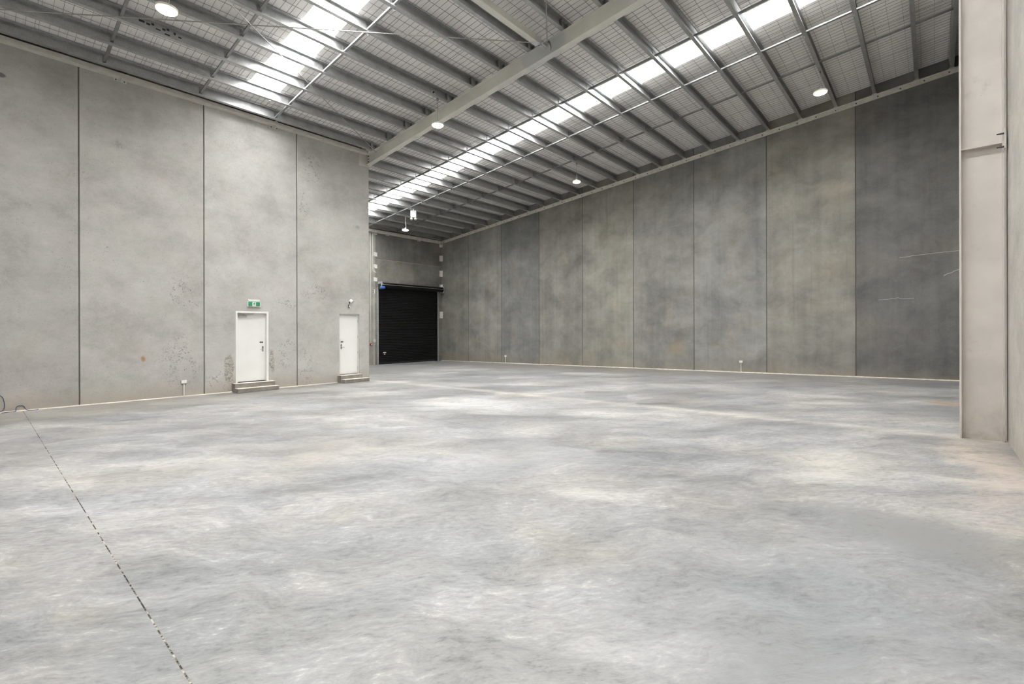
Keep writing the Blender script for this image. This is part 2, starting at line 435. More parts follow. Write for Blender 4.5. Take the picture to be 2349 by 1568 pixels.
# right wall
wall_right = struct(empty('wall_right'), 'dark grey streaked concrete panel wall')
ys = [YF+.2] + [YJ - k*WR for k in range(8)] + [YN-.2]
rtint = [(.95, .96, .93), (1.08, 1.08, 1.06), (.84, .86, .88), (.96, .95, .90), (1.04, 1.03, .96), (.98, .98, .97), (1.06, 1.07, 1.08), (1.07, 1.04, .98), (.69, .695, .70)]
GR = .014
for i in range(len(ys)-1):
    y1, y0 = ys[i]-(GR if i else 0), ys[i+1]+(GR if i < len(ys)-2 else 0)
    c = .007
    pts = [(XR+WT, y0), (XR+WT, y1)] + ([(XR+c, y1), (XR, y1-c)] if i else [(XR, y1)]) + ([(XR, y0+c), (XR+c, y0)] if i < len(ys)-2 else [(XR, y0)])
    o = MB().plan(pts, lambda x, y: zf(y)-.03, ztop).build('concrete_panel', M['right'], wall_right); o.color = (*rtint[i], 1)
    if i: MB().plan([(XR+.010, y1-.001), (XR+WT-.01, y1-.001), (XR+WT-.01, y1+2*GR+.001), (XR+.010, y1+2*GR+.001)], lambda x, y: zf(y), ztop).build('joint_sealant', M['seal'], wall_right)
def scratch(pts, wdt=.012):
    m = MB()
    pts = [Vector((XR-.0006, y, z)) for y, z in pts]
    for a, b in zip(pts[:-1], pts[1:]):
        t = (b-a).normalized(); nrm = Vector((0, -t.z, t.y))*wdt/2
        m.add([a-nrm, b-nrm, b+nrm, a+nrm, *(q+Vector((-.0006, 0, 0)) for q in (a-nrm, b-nrm, b+nrm, a+nrm))], [(0, 1, 2, 3), (4, 5, 6, 7), (0, 1, 5, 4), (2, 3, 7, 6)])
    return m.build('scratch_mark', M['chalk'], wall_right)
scratch([(.775, 3.835), (.6, 3.83), (.42, 3.86), (.2, 3.862), (.08, 3.872), (-.2, 3.885), (-.63, 3.895)], .013)
scratch([(1.303, 2.504), (1.2, 2.515), (1.05, 2.52), (.97, 2.55), (.9, 2.535), (.82, 2.56), (.75, 2.53), (.6, 2.525), (.42, 2.53)], .011)
scratch([(-.265, 3.172), (-.36, 3.235), (-.42, 3.24), (-.5, 3.30), (-.601, 3.328)], .02)
# roller door wall
wall_far = struct(empty('wall_far'), 'dark concrete wall above and beside the roller door')
def panel_far(x0, x1, z0, z1, tint):
    m = MB(); c = .008
    m.add([(x0, YF+.15, z0), (x1, YF+.15, z0), (x1, YF+.15, z1), (x0, YF+.15, z1), (x0+c, YF, z0+c), (x1-c, YF, z0+c), (x1-c, YF, z1-c), (x0+c, YF, z1-c)],
          [(3, 2, 1, 0), (4, 5, 6, 7), (0, 1, 5, 4), (1, 2, 6, 5), (2, 3, 7, 6), (3, 0, 4, 7)])
    o = m.build('concrete_panel', M['right'], wall_far); o.color = (*tint, 1)
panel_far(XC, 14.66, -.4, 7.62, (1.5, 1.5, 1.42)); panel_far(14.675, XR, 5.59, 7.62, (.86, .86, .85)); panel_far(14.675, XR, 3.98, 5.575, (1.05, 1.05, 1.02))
panel_far(14.675, 14.80, -.4, 3.98, (1.3, 1.3, 1.25)); panel_far(18.93, XR, -.4, 3.98, (1.1, 1.08, 1.0))
MB().box(XC, XR, YF+.02, YF+.13, 5.572, 5.593).build('joint_sealant', M['bead'], wall_far)
MB().box(14.655, 14.68, YF+.012, YF+.13, -.35, 7.6).build('joint_sealant', M['seal'], wall_far)
# near wall beside the camera and the wall behind it
wall_near = struct(empty('wall_near'), 'grey concrete panel wall at the right edge of the photo')
xe = [XB] + [XRAF-.02-2.6*k for k in range(7, 0, -1)] + [XRAF-.02 + 2.6*k for k in range(0, 4)] + [XR]
for a, b in zip(xe[:-1], xe[1:]):
    o = MB().plan([(a+G, YN-WT), (b-G, YN-WT), (b-G, YN), (a+G, YN)], lambda x, y: zf(y)-.03, ztop).build('concrete_panel', M['left'], wall_near); o.color = (.93, .90, .86, 1)
    MB().plan([(b-G-.001, YN-WT+.01), (b+G+.001, YN-WT+.01), (b+G+.001, YN-.012), (b-G-.001, YN-.012)], lambda x, y: zf(y), ztop).build('joint_sealant', M['seal'], wall_near)
wall_behind = struct(MB().plan([(XB-.2, YN-.2), (XB, YN-.2), (XB, YL+.6), (XB-.2, YL+.6)], lambda x, y: zf(y)-.05, ztop).build('wall_behind', M['left']), None)
# pale sealant along the foot of the walls
struct(MB().add([(XB, YL-.035, zf(YL)), (XC, YL-.035, zf(YL)), (XC, YL, zf(YL)+.022), (XB, YL, zf(YL)+.022), (XB, YL, zf(YL)), (XC, YL, zf(YL))], [(0, 1, 2, 3), (0, 3, 4), (1, 5, 2), (0, 4, 5, 1)]).build('trim_1', M['bead']), 'pale sealant line along the foot of the left wall')
ya, yb = YN, YF
struct(MB().add([(XR-.05, ya, zf(ya)), (XR-.05, yb, zf(yb)), (XR, yb, zf(yb)+.03), (XR, ya, zf(ya)+.03), (XR, ya, zf(ya)), (XR, yb, zf(yb))], [(0, 1, 2, 3), (0, 3, 4), (1, 5, 2), (0, 4, 5, 1)]).build('trim_2', M['bead']), 'pale sealant line along the foot of the right wall')

# ------------------------------------------------------------------ roof: insulation, wire mesh, skylights
WINS = [(-3.2, -2.4, YN, 14.5), (4.885, 5.675, YN, 14.50), (12.50, 13.33, YN, YF-.55)]  # first strip is unseen, added behind the camera for its light only
ceiling = struct(empty('ceiling'), 'pale insulated roof lining with wire mesh')
def ins(x0, x1, y0, y1):
    return MB().plan([(x0, y0), (x1, y0), (x1, y1), (x0, y1)], lambda x, y: zr(Z_INS, y), lambda x, y: zr(Z_INS+.16, y)).build('insulation_blanket', M['insul'], ceiling)
x = XB-.2
for a, b, y0, y1 in WINS:
    ins(x, a, YN-.2, YF+.2); ins(a, b, y1, YF+.2); x = b
ins(x, XR+.2, YN-.2, YF+.2)
for i, (a, b, y0, y1) in enumerate(WINS):
    m = MB(); n = 8; pr = []
    for k in range(n):                      # ribbed sheet
        u = a-.06 + (b-a+.12)*k/n; ww = (b-a+.12)/n
        pr += [(u, 0), (u+ww*.55, 0), (u+ww*.65, .028), (u+ww*.9, .028)]
    pr.append((b+.06, 0)); q = len(pr)
    lo = Z_INS + .085
    m.add([(u, YN-.1, zr(lo+h_, YN-.1)) for u, h_ in pr] + [(u, y1+.05, zr(lo+h_, y1+.05)) for u, h_ in pr], [(k, k+1, q+k+1, q+k) for k in range(q-1)])
    o = struct(m.build('window_%d' % (i+1), M['sky']), ['skylight strip behind the camera', 'bright skylight strip over the left wall bay', 'bright long skylight strip crossing the right bay roof'][i])
# jagged scraps of lining over the end of the left skylight
for a, b, y0, y1 in ((4.885, 5.05, 14.16, 14.5), (5.05, 5.30, 14.30, 14.5), (5.30, 5.42, 14.20, 14.5), (5.42, 5.62, 14.34, 14.5)):
    MB().plan([(a, y0), (b, y0), (b, y1), (a, y1)], lambda x, y: zr(Z_INS, y), lambda x, y: zr(Z_INS+.01, y)).build('insulation_scrap', M['insul'], ceiling)
mm = MB(); r = .0021
k = 0; x = -1.0
while x < XR:
    y1 = YL if x < XC else YF
    d = random.uniform(-.012, .012)
    mm.add([(x-r+d, YN, zr(Z_INS-.004, YN)), (x+r+d, YN, zr(Z_INS-.004, YN)), (x+r-d, y1, zr(Z_INS-.004, y1)), (x-r-d, y1, zr(Z_INS-.004, y1)),
            (x-r+d, YN, zr(Z_INS-.0095, YN)), (x+r+d, YN, zr(Z_INS-.0095, YN)), (x+r-d, y1, zr(Z_INS-.0095, y1)), (x-r-d, y1, zr(Z_INS-.0095, y1))],
           [(0, 3, 2, 1), (4, 5, 6, 7), (0, 1, 5, 4), (1, 2, 6, 5), (2, 3, 7, 6), (3, 0, 4, 7)])
    k += 1; x += .15 if k % 13 else .07
y = YN+.1; k = 0
while y < YF:
    x0 = -1.0 if y < YL else XC
    n = 14; pts = [x0 + (XR-x0)*i/n for i in range(n+1)]; dy = [random.uniform(-.012, .012) for _ in pts]
    for i in range(n):
        a, b = pts[i], pts[i+1]; ya_, yb_ = y+dy[i], y+dy[i+1]
        za, zb_ = zr(Z_INS-.010, ya_), zr(Z_INS-.010, yb_)
        mm.add([(a, ya_-r, za), (b, yb_-r, zb_), (b, yb_+r, zb_), (a, ya_+r, za), (a, ya_-r, za-.0055), (b, yb_-r, zb_-.0055), (b, yb_+r, zb_-.0055), (a, ya_+r, za-.0055)],
               [(0, 3, 2, 1), (4, 5, 6, 7), (0, 1, 5, 4), (2, 3, 7, 6)])
    k += 1; y += .30
stuff(mm.build('safety_mesh', M['wire'], ceiling))

# ------------------------------------------------------------------ purlins
def purlin_mesh(name, x0, x1):
    t, fw, lp, dp = .004, .09, .03, .30
    m = MB().box(x0, x1, -t/2, t/2, 0, dp)                      # web
    m.box(x0, x1, -fw, -t/2, dp-t, dp).box(x0, x1, -fw, -fw+t, dp-lp, dp-t)      # top flange towards the camera
    m.box(x0, x1, -fw, -t/2, 0, t).box(x0, x1, -fw, -fw+t, t, lp)                # bottom flange, same side
    return m.mesh(name, M['galv'])
pl, prr = purlin_mesh('purlin_long', XB, XRAF-.004), purlin_mesh('purlin_short', XRAF+.004, XR-.005)
cleat = MB().box(-.004, .004, -.075, -.003, .012, .26).mesh('cleat', M['bar'])
foot = MB().box(-.09, -.004, -.10, .03, -.012, -.001).mesh('foot_cleat', M['trim'])
PY = [-.415] + PURLIN_Y
lefts = [y for y in PY if y < YL]; lefts[-1] = 14.90; rights = PY
for i, y in enumerate(reversed(lefts)):
    o = link('purlin', pl, None, (0, y, zr(Z_PB, y)), (PITCH, 0, 0))
    tag(o, 'galvanised steel roof purlin of the near bay, %s out from the pale left wall' % ORD[i], 'purlin', 'purlins left of the rafter')
    link('lap_cleat', cleat, o, (XRAF-.13, 0, 0))
    if abs(y-12.883) < .05:               # printed mill marks on this purlin
        pm = MB()
        for px_, pz_, pw_, ph_ in ((2.30, .17, .10, .05), (2.43, .16, .07, .045), (2.52, .19, .05, .05), (2.60, .13, .09, .03), (2.72, .17, .06, .05), (2.80, .20, .05, .05), (2.76, .085, .10, .035), (2.93, .16, .04, .06), (3.02, .13, .06, .035)):
            pm.box(px_, px_+pw_, -.0034, -.0024, pz_, pz_+ph_)
        stuff(pm.build('printed_marks', M['bolt'], o))
for i, y in enumerate(reversed(rights)):
    o = link('purlin', prr, None, (0, y, zr(Z_PB, y)), (PITCH, 0, 0))
    tag(o, 'galvanised steel roof purlin of the far bay, %s out from the roller door wall' % ORD[i], 'purlin', 'purlins right of the rafter')
    link('lap_cleat', cleat, o, (XRAF+.13, 0, 0)); link('foot_cleat', foot, o, (XR, 0, 0))

# ------------------------------------------------------------------ bridging between the purlins
LEN = 1.0414 * math.sqrt(1+TP*TP)
def bar_mesh(name, ln):
    m = MB().box(-.028, .028, .004, ln-.016, .055, .059).box(-.028, -.024, .004, ln-.016, .059, .095).box(.024, .028, .004, ln-.016, .059, .095)
    return m.mesh(name, M['bar'])
bar = bar_mesh('bridging_bar', LEN)
brk = MB().box(-.028, .028, -.009, -.003, .03, .25).box(-.028, .028, -.055, -.009, .046, .052).box(-.012, .012, -.022, -.009, .10, .125).box(-.012, .012, -.022, -.009, .17, .195).mesh('bridging_bracket', M['bar'])
tab = MB().box(-.02, .02, -.022, -.017, -.060, -.001).box(-.02, .02, -.05, -.022, -.060, -.055).mesh('bracket_tab', M['zinc'])
names = {1.985: 'closest to the left edge of the photo', 3.985: 'left of the left skylight', 5.955: 'right of the left skylight',
         12.02: 'along the left side of the long right skylight', 14.07: 'just right of the long right skylight', 15.92: 'closest to the dark right wall'}
for xb, nm in names.items():
    ysel = lefts if xb < XRAF else rights
    root = empty('purlin_bridging', (xb, ysel[0], zr(Z_PB, ysel[0])))
    tag(root, 'row of steel bridging bars between purlins, ' + nm, 'bridging', 'bridging rows')
    for i, y in enumerate(ysel):
        loc = (0, y-ysel[0], zr(Z_PB, y)-zr(Z_PB, ysel[0]))
        ny = ysel[i+1] if i+1 < len(ysel) else None
        if ny is not None:
            gap = (ny-y)*math.sqrt(1+TP*TP)
            link('bridging_bar', bar if abs(gap-LEN) < .01 else bar_mesh('bridging_bar', gap), root, loc, (PITCH, 0, 0))
        link('bridging_bracket', brk, root, loc, (PITCH, 0, 0))
        if xb in (14.07, 5.955): link('bracket_tab', tab, root, (loc[0]+.02, loc[1], loc[2]), (PITCH, 0, 0))

# ------------------------------------------------------------------ rafter, column, beams
FW, FT, WTK = .178, .0128, .009
def slope_box(m, x0, x1, y0, y1, za, zb):
    return m.plan([(x0, y0), (x1, y0), (x1, y1), (x0, y1)], lambda x, y: zr(za, y), lambda x, y: zr(zb, y))
RB, RT = 6.795, 7.172
raf = tag(empty('rafter', (XRAF, 7.4, zr(RB, 7.4))), 'large beige painted steel rafter crossing the roof from the left wall corner', 'rafter')
def rpart(name, m, mat='beam', parent=None, **kw):
    me = m.mesh(name, M[mat], **kw); me.transform(Matrix.Translation((-XRAF, -7.4, -zr(RB, 7.4)))); return link(name, me, parent or raf)
ye = YL-.02
rpart('web', slope_box(MB(), XRAF-WTK/2, XRAF+WTK/2, -.30, ye-.02, RB+FT, RT-FT))
rpart('bottom_flange', slope_box(MB(), XRAF-FW/2, XRAF+FW/2, -.30, ye-.02, RB, RB+FT))
rpart('top_flange', slope_box(MB(), XRAF-FW/2, XRAF+FW/2, -.30, ye-.02, RT-FT, RT))
ep = rpart('end_plate', MB().box(8.965, XC-.002, YL-.022, YL-.002, 7.455, 7.88), 'column')
fin = rpart('fin_plate', MB().box(XRAF-.02, XRAF-WTK/2-.001, YL-.16, YL-.024, 7.60, 7.88))
for z in (7.64, 7.74, 7.84):
    rpart('bolt', MB().tube([(XRAF-.045, YL-.09, z), (XRAF-.018, YL-.09, z)], .018, 6), 'bolt')
# column at the near wall
CXc = XRAF
col = tag(empty('column', (CXc, -.52, zf(-.5))), 'pale painted steel column standing against the near concrete wall', 'column')
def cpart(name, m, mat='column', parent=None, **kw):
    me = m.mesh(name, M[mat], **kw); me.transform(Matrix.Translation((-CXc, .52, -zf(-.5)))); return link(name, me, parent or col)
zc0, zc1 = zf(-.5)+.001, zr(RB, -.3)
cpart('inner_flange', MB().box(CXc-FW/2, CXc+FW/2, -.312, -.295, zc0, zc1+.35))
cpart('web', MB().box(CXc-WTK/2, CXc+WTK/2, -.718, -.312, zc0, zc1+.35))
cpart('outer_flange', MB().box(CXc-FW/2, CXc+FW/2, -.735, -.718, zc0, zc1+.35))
stf = cpart('stiffener_plate', MB().box(CXc-FW/2+.004, CXc-WTK/2, -.716, -.314, 4.085, 4.097))
bk = cpart('wall_bracket', MB().box(CXc-FW/2-.075, CXc-FW/2-.002, -.745, -.733, 3.99, 4.27))
for z in (4.20, 4.02):
    cpart('anchor_bolt', MB().tube([(CXc-FW/2-.04, -.735, z), (CXc-FW/2-.04, -.66, z)], [.014, .009], 8), 'bolt', smooth=True)
# eave beams
def eave(name, x0, x1, y, d, z, h, lab, sgn=-1):
    root = tag(empty(name, ((x0+x1)/2, y, z)), lab, 'beam')
    def part(nm, m, mat='trim', **kw):
        me = m.mesh(nm, M[mat], **kw); me.transform(Matrix.Translation((-(x0+x1)/2, -y, -z))); return link(nm, me, root)
    yf = y+sgn*d
    lo, hi = min(yf, yf-sgn*.01), max(yf, yf-sgn*.01)
    part('web', MB().box(x0, x1, lo, hi, z, z+h))
    a, b = sorted((yf-sgn*.01, y-sgn*0.003)); a += .003; b -= .003
    part('bottom_flange', MB().box(x0, x1, a, b, z, z+.01))
    part('top_flange', MB().box(x0, x1, a, b, z+h-.01, z+h))
    return part
ev = eave('eave_beam', XB, XRAF-FW/2-.008, YL, .19, 7.885, .10, 'beige steel channel along the top of the pale left wall')
for xc in (-5.1, -1.4, 2.335, 6.05):
    ev('wall_cleat', MB().box(xc-.12, xc+.14, YL-.012, YL-.002, 7.82, 7.884), 'trim')
    ev('cleat_fin', MB().box(xc-.005, xc+.005, YL-.17, YL-.012, 7.79, 7.884), 'trim')
    for dx in (-.08, .09): ev('bolt', MB().tube([(xc+dx, YL-.012, 7.85), (xc+dx, YL-.03, 7.85)], .016, 6), 'bolt')
ev = eave('eave_beam', XC+.02, XR-.16, YF, .18, 7.0, .16, 'beige steel channel along the top of the roller door wall')
for xc in (15.4, 17.62):
    ev('wall_cleat', MB().box(xc-.11, xc+.11, YF-.016, YF-.002, 6.95, 6.999), 'trim')
    ev('bolt', MB().tube([(xc-.05, YF-.016, 6.975), (xc-.05, YF-.03, 6.975)], .014, 6), 'bolt')
ev = eave('eave_beam', XRAF+.12, XR-.09, YN, .17, zr(7.03, -.6), .14, 'beige steel channel glimpsed above the near wall behind the column', 1)
# sloping angle bolted along the top of the right wall
tr = MB(); slope_box(tr, XR-.012, XR-.001, -.7, YF-.02, 7.015, 7.16); slope_box(tr, XR-.085, XR-.012, -.7, YF-.02, 7.15, 7.16)
trim = struct(tr.build('trim_3', M['trim']), 'beige steel angle with bolts sloping along the top of the right wall')
bm_ = MB().tube([(-.018, 0, 0), (0, 0, 0)], .02, 6).mesh('bolt', M['bolt'])
y = -.40
while y < YF-.1:
    link('bolt', bm_, trim, (XR-.012, y, zr(7.085, y))); y += .5685
# strut
st = tag(empty('roof_strut', (4, 7.14, 8.5)), 'square beige steel strut meeting the side of the large rafter', 'strut')
st.matrix_world = Matrix()
MB().box(-1.2, 9.0, 7.06, 7.22, 8.47, 8.625).build('tube', M['beam'], st, bevel=.008)
MB().box(9.0, 9.01, 7.06, 7.22, 8.47, 8.625).build('end_cap', M['beam'], st)
MB().box(9.011, XRAF-.006, 7.075, 7.20, 8.53, 8.542).build('fin_plate', M['beam'], st)
MB().box(9.10, XRAF-.006, 7.13, 7.205, 8.516, 8.529).build('gusset', M['beam'], st)
for y in (7.105, 7.165): MB().tube([(9.07, y, 8.505), (9.07, y, 8.53)], .017, 6).build('bolt', M['bolt'], st)

# bracing rods
def rod(p0, p1, lab, tb=None, zo=7.0):
    z = lambda y: zr(zo, y)
    a, b = Vector((*p0, z(p0[1]))), Vector((*p1, z(p1[1])))
    root = tag(empty('bracing_rod', a), lab, 'bracing rod', 'roof bracing rods')
    me = MB().tube([(0, 0, 0), b-a], .012, 8).mesh('rod', M['rod'], True); link('rod', me, root)
    if tb:
        t = (b-a).normalized()
        link('turnbuckle', MB().tube([t*tb, t*(tb+.03), t*(tb+.22), t*(tb+.25)], [.012, .02, .02, .012], 6).mesh('turnbuckle', M['rod'], True), root)
        link('clevis', MB().tube([t*.0, t*.10], .022, 8).mesh('clevis', M['rod'], True), root)
    return root
rod((9.02, 7.05), (-1.3, 14.86), 'long steel bracing rod crossing nearly level below the left skylight', .5)
rod((9.22, 14.50), (-1.3, 7.40), 'steel bracing rod running down to the rafter at the left wall corner', .2, 6.96)
rod((9.18, 6.99), (-1.3, -.7), 'steel bracing rod dropping to the curved cleat on the rafter', .45)
# curved cleat that the rod hooks on
h0 = Vector((9.18, 6.93, zr(7.0, 6.93)))
m = MB(); pts = []
for k in range(13):
    a = PI*(-.15 + 1.2*k/12)
    pts.append(Vector((.045*math.cos(a), -.02*math.cos(a), .05*math.sin(a) - .12*max(0, 1-k/7))))
for a, b in zip(pts[:-1], pts[1:]):
    wv = Vector((.035, .035, 0))
    m.add([h0+a-wv, h0+b-wv, h0+b+wv, h0+a+wv, h0+(a*.86)-wv, h0+(b*.86)-wv, h0+(b*.86)+wv, h0+(a*.86)+wv], [(0, 1, 2, 3), (4, 5, 6, 7), (0, 1, 5, 4), (2, 3, 7, 6)])
me = m.mesh('hook_cleat', M['hook']); me.transform(Matrix.Translation(-h0))
tag(link('hook_cleat', me, None, h0), 'curved olive grey steel cleat on top of the rafter beside the strut', 'cleat')

# ------------------------------------------------------------------ pendant lamps
def lamp(x, y, z, lab, d=.34):
    root = tag(empty('pendant_lamp', (x, y, z)), lab, 'lamp', 'round pendant lamps')
    R_ = d/2
    MB().lathe([(.0, .10), (.05, .10), (.055, .06), (R_*.8, .05), (R_, .035), (R_*1.02, .0), (R_*.97, -.004), (R_*.97, .02), (0, .02)], (0, 0, 0), 28).build('housing', M['plastic'], root, True)
    ln = MB().lathe([(R_*.965, .012), (R_*.95, -.02), (R_*.75, -.036), (R_*.35, -.042), (.001, -.043)], (0, 0, 0), 28).build('lens', M['lamp'], root, True)
    top = zr(Z_PB, y) - z - .002
    MB().tube([(0, 0, .10), (0, 0, .16)], .008, 6).build('eye_bolt', M['steel'], root)
    MB().tube([(0, 0, .15), (0, 0, top)], .006, 6).build('suspension_wire', M['rod'], root)
    MB().tube([(.03, 0, .09), (.045, 0, .2), (.02, .01, top*.5), (.03, .015, top*.8), (.03, .012, top-.005)], .005, 6).build('power_cord', M['plastic'], root, True)
    lr = MB().tube([(.035*math.cos(a)+.0, 0, top-.045+.035*math.sin(a)) for a in [PI*k/5 for k in range(11)]], .006, 6).build('hanging_hook', M['dark'], root, True)
    return root
def py(v): return min(PY, key=lambda q: abs(q-v))
lamp(8.86, 10.757, 7.535, 'round lit pendant lamp hanging in front of the large rafter')
lamp(16.06, 10.757, 7.565, 'round lit pendant lamp hanging below the roof left of the right wall joint', .31)
lamp(16.30, 2.427, 8.47, 'round lit pendant lamp near the column, highest on the right side', .36)
lamp(14.45, 20.13, 6.70, 'round lit pendant lamp furthest away, near the roller door wall', .32)
lamp(2.335, 10.757, 7.60, 'round lit pendant lamp at the top left, largest in the photo', .36)
plug = tag(empty('plug_socket', (8.70, 10.757, zr(Z_PB, 10.757)+.10)), 'small black and white plug fitting on the purlin above the rafter lamp', 'plug')
plug.location.y = .386+1.0414*10-.003
MB().tube([(0, 0, 0), (0, -.03, 0)], .045, 12).build('socket_body', M['plastic'], plug, True)
MB().tube([(0, -.031, 0), (.01, -.06, 0)], .03, 12).build('plug_top', M['dark'], plug, True)
MB().tube([(.012, -.058, -.02), (.05, -.07, -.05), (.05, -.06, -.08), (.02, -.04, -.09)], .007, 8).build('lead', M['plastic'], plug, True)
# twin spot emergency light
e = tag(empty('emergency_light', (14.18, 19.09, 7.29)), 'grey twin spot emergency light box hung beside the furthest pendant lamp', 'emergency light')
e.rotation_euler = (0, 0, -.6)
MB().box(-.14, .14, -.07, .07, -.17, .17).build('box', M['zinc'], e, bevel=.012)
MB().box(-.015, .015, -.02, .02, .17, .27).build('hanger', M['steel'], e)
for s_ in (-1, 1):
    sp_ = MB().tube([(s_*.08, -.01, -.172), (s_*.08, -.02, -.20), (s_*.09, -.035, -.215), (s_*.105, -.075, -.27)], [.02, .03, .05, .062], 14).build('spot_head', M['plastic'], e, True)
    MB().tube([(s_*.1052, -.0755, -.2706), (s_*.107, -.079, -.276)], .052, 14).build('spot_lens', M['lens'], sp_, True)

# ------------------------------------------------------------------ doors in the left wall
def dpart(root, name, m, mat, parent=None, **kw):
    me = m.mesh(name, M[mat], **kw); return link(name, me, parent or root)
YD = YL + .10
def lever(root, leaf, xp, xt, z0, z1, zl):
    h_ = dpart(root, 'handle', MB().box(xp-.024, xp+.024, YD-.012, YD-.0005, z0, z1), 'steel', leaf, bevel=.004)
    h_['label'] = 'steel lever handle on a long plate'
    dpart(root, 'lever', MB().tube([(xp, YD-.012, zl), (xp, YD-.05, zl), (xp+(xt-xp)*.2, YD-.058, zl), (xt, YD-.058, zl)], .009, 8), 'steel', leaf, smooth=True)
    dpart(root, 'cylinder', MB().tube([(xp, YD-.02, z1-.03), (xp, YD-.011, z1-.03)], .012, 10), 'dark', leaf, smooth=True)
d1 = struct(empty('door_1'), 'white door with closer and steel handle under the green exit sign')
a, b, zt_ = DOOR1
fr = MB()
for (x0, x1, z0, z1) in ((a, a+.052, -.0, zt_), (b-.052, b, 0, zt_), (a+.052, b-.052, zt_-.055, zt_)):
    fr.box(x0, x1, YL-.012, YL+.15, z0, z1)
dpart(d1, 'frame', fr, 'white')
st_ = MB().box(a+.052, a+.068, YD+.045, YD+.07, .03, zt_-.055).box(b-.068, b-.052, YD+.045, YD+.07, .03, zt_-.055)
dpart(d1, 'door_stop', st_, 'white')
leaf = dpart(d1, 'leaf', MB().box(a+.056, b-.056, YD, YD+.04, .045, zt_-.06), 'white', bevel=.002)
dpart(d1, 'threshold', MB().box(a+.052, b-.052, YL-.0, YL+.17, -.20, .033), 'dark')
dpart(d1, 'backing', MB().box(a, b, YL+.1501, YL+.17, .033, zt_), 'dark')
lever(d1, leaf, 5.753, 5.66, .93, 1.09, .985)
sg = dpart(d1, 'name_plate', MB().box(5.668, 5.764, YD-.005, YD-.0005, 1.19, 1.232), 'dark', leaf)
dpart(d1, 'plate_print', MB().box(5.69, 5.742, YD-.0062, YD-.0051, 1.206, 1.216), 'silver', leaf)
clo = dpart(d1, 'door_closer', MB().box(5.05, 5.29, YD-.05, YD-.0005, 1.965, 2.025), 'silver', bevel=.005)
dpart(d1, 'closer_arm', MB().add([(5.17, YD-.04, 2.03), (5.19, YD-.055, 2.03), (5.45, YD-.09, 2.06), (5.44, YD-.07, 2.06), (5.17, YD-.04, 2.042), (5.19, YD-.055, 2.042), (5.45, YD-.09, 2.075), (5.44, YD-.07, 2.075)],
      [(0, 3, 2, 1), (4, 5, 6, 7), (0, 1, 5, 4), (1, 2, 6, 5), (2, 3, 7, 6), (3, 0, 4, 7)]), 'silver', clo)
dpart(d1, 'closer_shoe', MB().box(5.13, 5.47, YD-.095, YD-.045, 2.062, 2.085), 'silver', clo)
d2 = struct(empty('door_2'), 'white door with four hinges beside the wall corner')
a, b, zt_ = DOOR2
fr = MB()
for (x0, x1, z0, z1) in ((a, a+.045, .0, zt_), (b-.045+.03, b+.0, 0, zt_), (a+.045, b-.015, zt_-.05, zt_)):
    fr.box(x0, x1, YD-.03, YL+.16, z0, z1)
dpart(d2, 'frame', fr, 'white')
leaf = dpart(d2, 'leaf', MB().box(a+.05, b-.022, YD, YD+.04, .04, zt_-.055), 'white', bevel=.002)
dpart(d2, 'threshold', MB().box(a, b, YL+.0, YL+.17, -.20, .032), 'dark')
dpart(d2, 'backing', MB().box(a, b, YL+.1601, YL+.175, .032, zt_), 'dark')
lever(d2, leaf, 8.335, 8.43, .925, 1.09, .985)
dpart(d2, 'name_plate', MB().box(8.315, 8.411, YD-.005, YD-.0005, 1.148, 1.188), 'dark', leaf)
dpart(d2, 'plate_print', MB().box(8.34, 8.386, YD-.0062, YD-.0051, 1.163, 1.173), 'green', leaf)
for z in (1.891, 1.34, .786, .235):
    dpart(d2, 'hinge', MB().tube([(b-.02, YD-.008, z-.05), (b-.02, YD-.008, z+.05)], .009, 8), 'silver', leaf, smooth=True)

# steps
def steps(x0, x1, x2, lab):
    fz = zf(14.8)
    root = tag(empty('concrete_steps', ((x0+x1)/2, 15.0, fz)), lab, 'steps', 'door steps')
    cx_ = (x0+x1)/2
    MB().box(x0-cx_, x1-cx_, .022, YL-15.0-.002, zf(YL)-fz+.001, .022-fz).build('upper_step', M['step'], root, bevel=.006)
    MB().box(x0-cx_-.004, x1-cx_+.004, .016, YL-15.0-.002, .0225-fz, .031-fz).build('tread', M['bead2'], root, bevel=.003)  # pale slab paints light from above onto the step top
    MB().box(x0-cx_+.005, x2-cx_, 14.79-15, .020, 0.004, -.106-fz).build('lower_step', M['step'], root, bevel=.006)
    MB().box(x0-cx_+.001, x2-cx_+.004, 14.784-15, .020, -.1055-fz, -.097-fz).build('tread', M['bead2'], root, bevel=.003)  # same painted light on the lower step
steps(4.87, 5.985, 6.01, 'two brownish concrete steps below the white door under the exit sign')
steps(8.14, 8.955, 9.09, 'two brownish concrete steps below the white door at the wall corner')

# exit sign
es = tag(empty('exit_sign', (5.458, YL, 2.283)), 'green and white running man exit sign above the white door', 'exit sign')
def epart(name, m, mat, parent=None, **kw):
    me = m.mesh(name, M[mat], **kw); return link(name, me, parent or es)
epart('mounting_bar', MB().box(-.165, .165, -.062, -.001, .155, .209), 'plastic', bevel=.006)
epart('body', MB().box(-.18, .18, -.05, -.001, 0, .154), 'signwhite', bevel=.006)
fc = epart('green_face', MB().box(-.163, .163, -.054, -.0502, .016, .142), 'green')
epart('white_field', MB().box(-.05, .05, -.056, -.0542, .012, .138), 'signwhite', fc)
def flat(name, polys, mat):
    m = MB()
    for p in polys: m.prism(p, 0, -.0572, -.0562)
    return epart(name, m, mat, fc)
def seg(x0, z0, x1, z1, w_):
    d = Vector((x1-x0, z1-z0)); n = Vector((-d.y, d.x)).normalized()*w_/2
    return [(x0+n.x, z0+n.y), (x0-n.x, z0-n.y), (x1-n.x, z1-n.y), (x1+n.x, z1+n.y)]
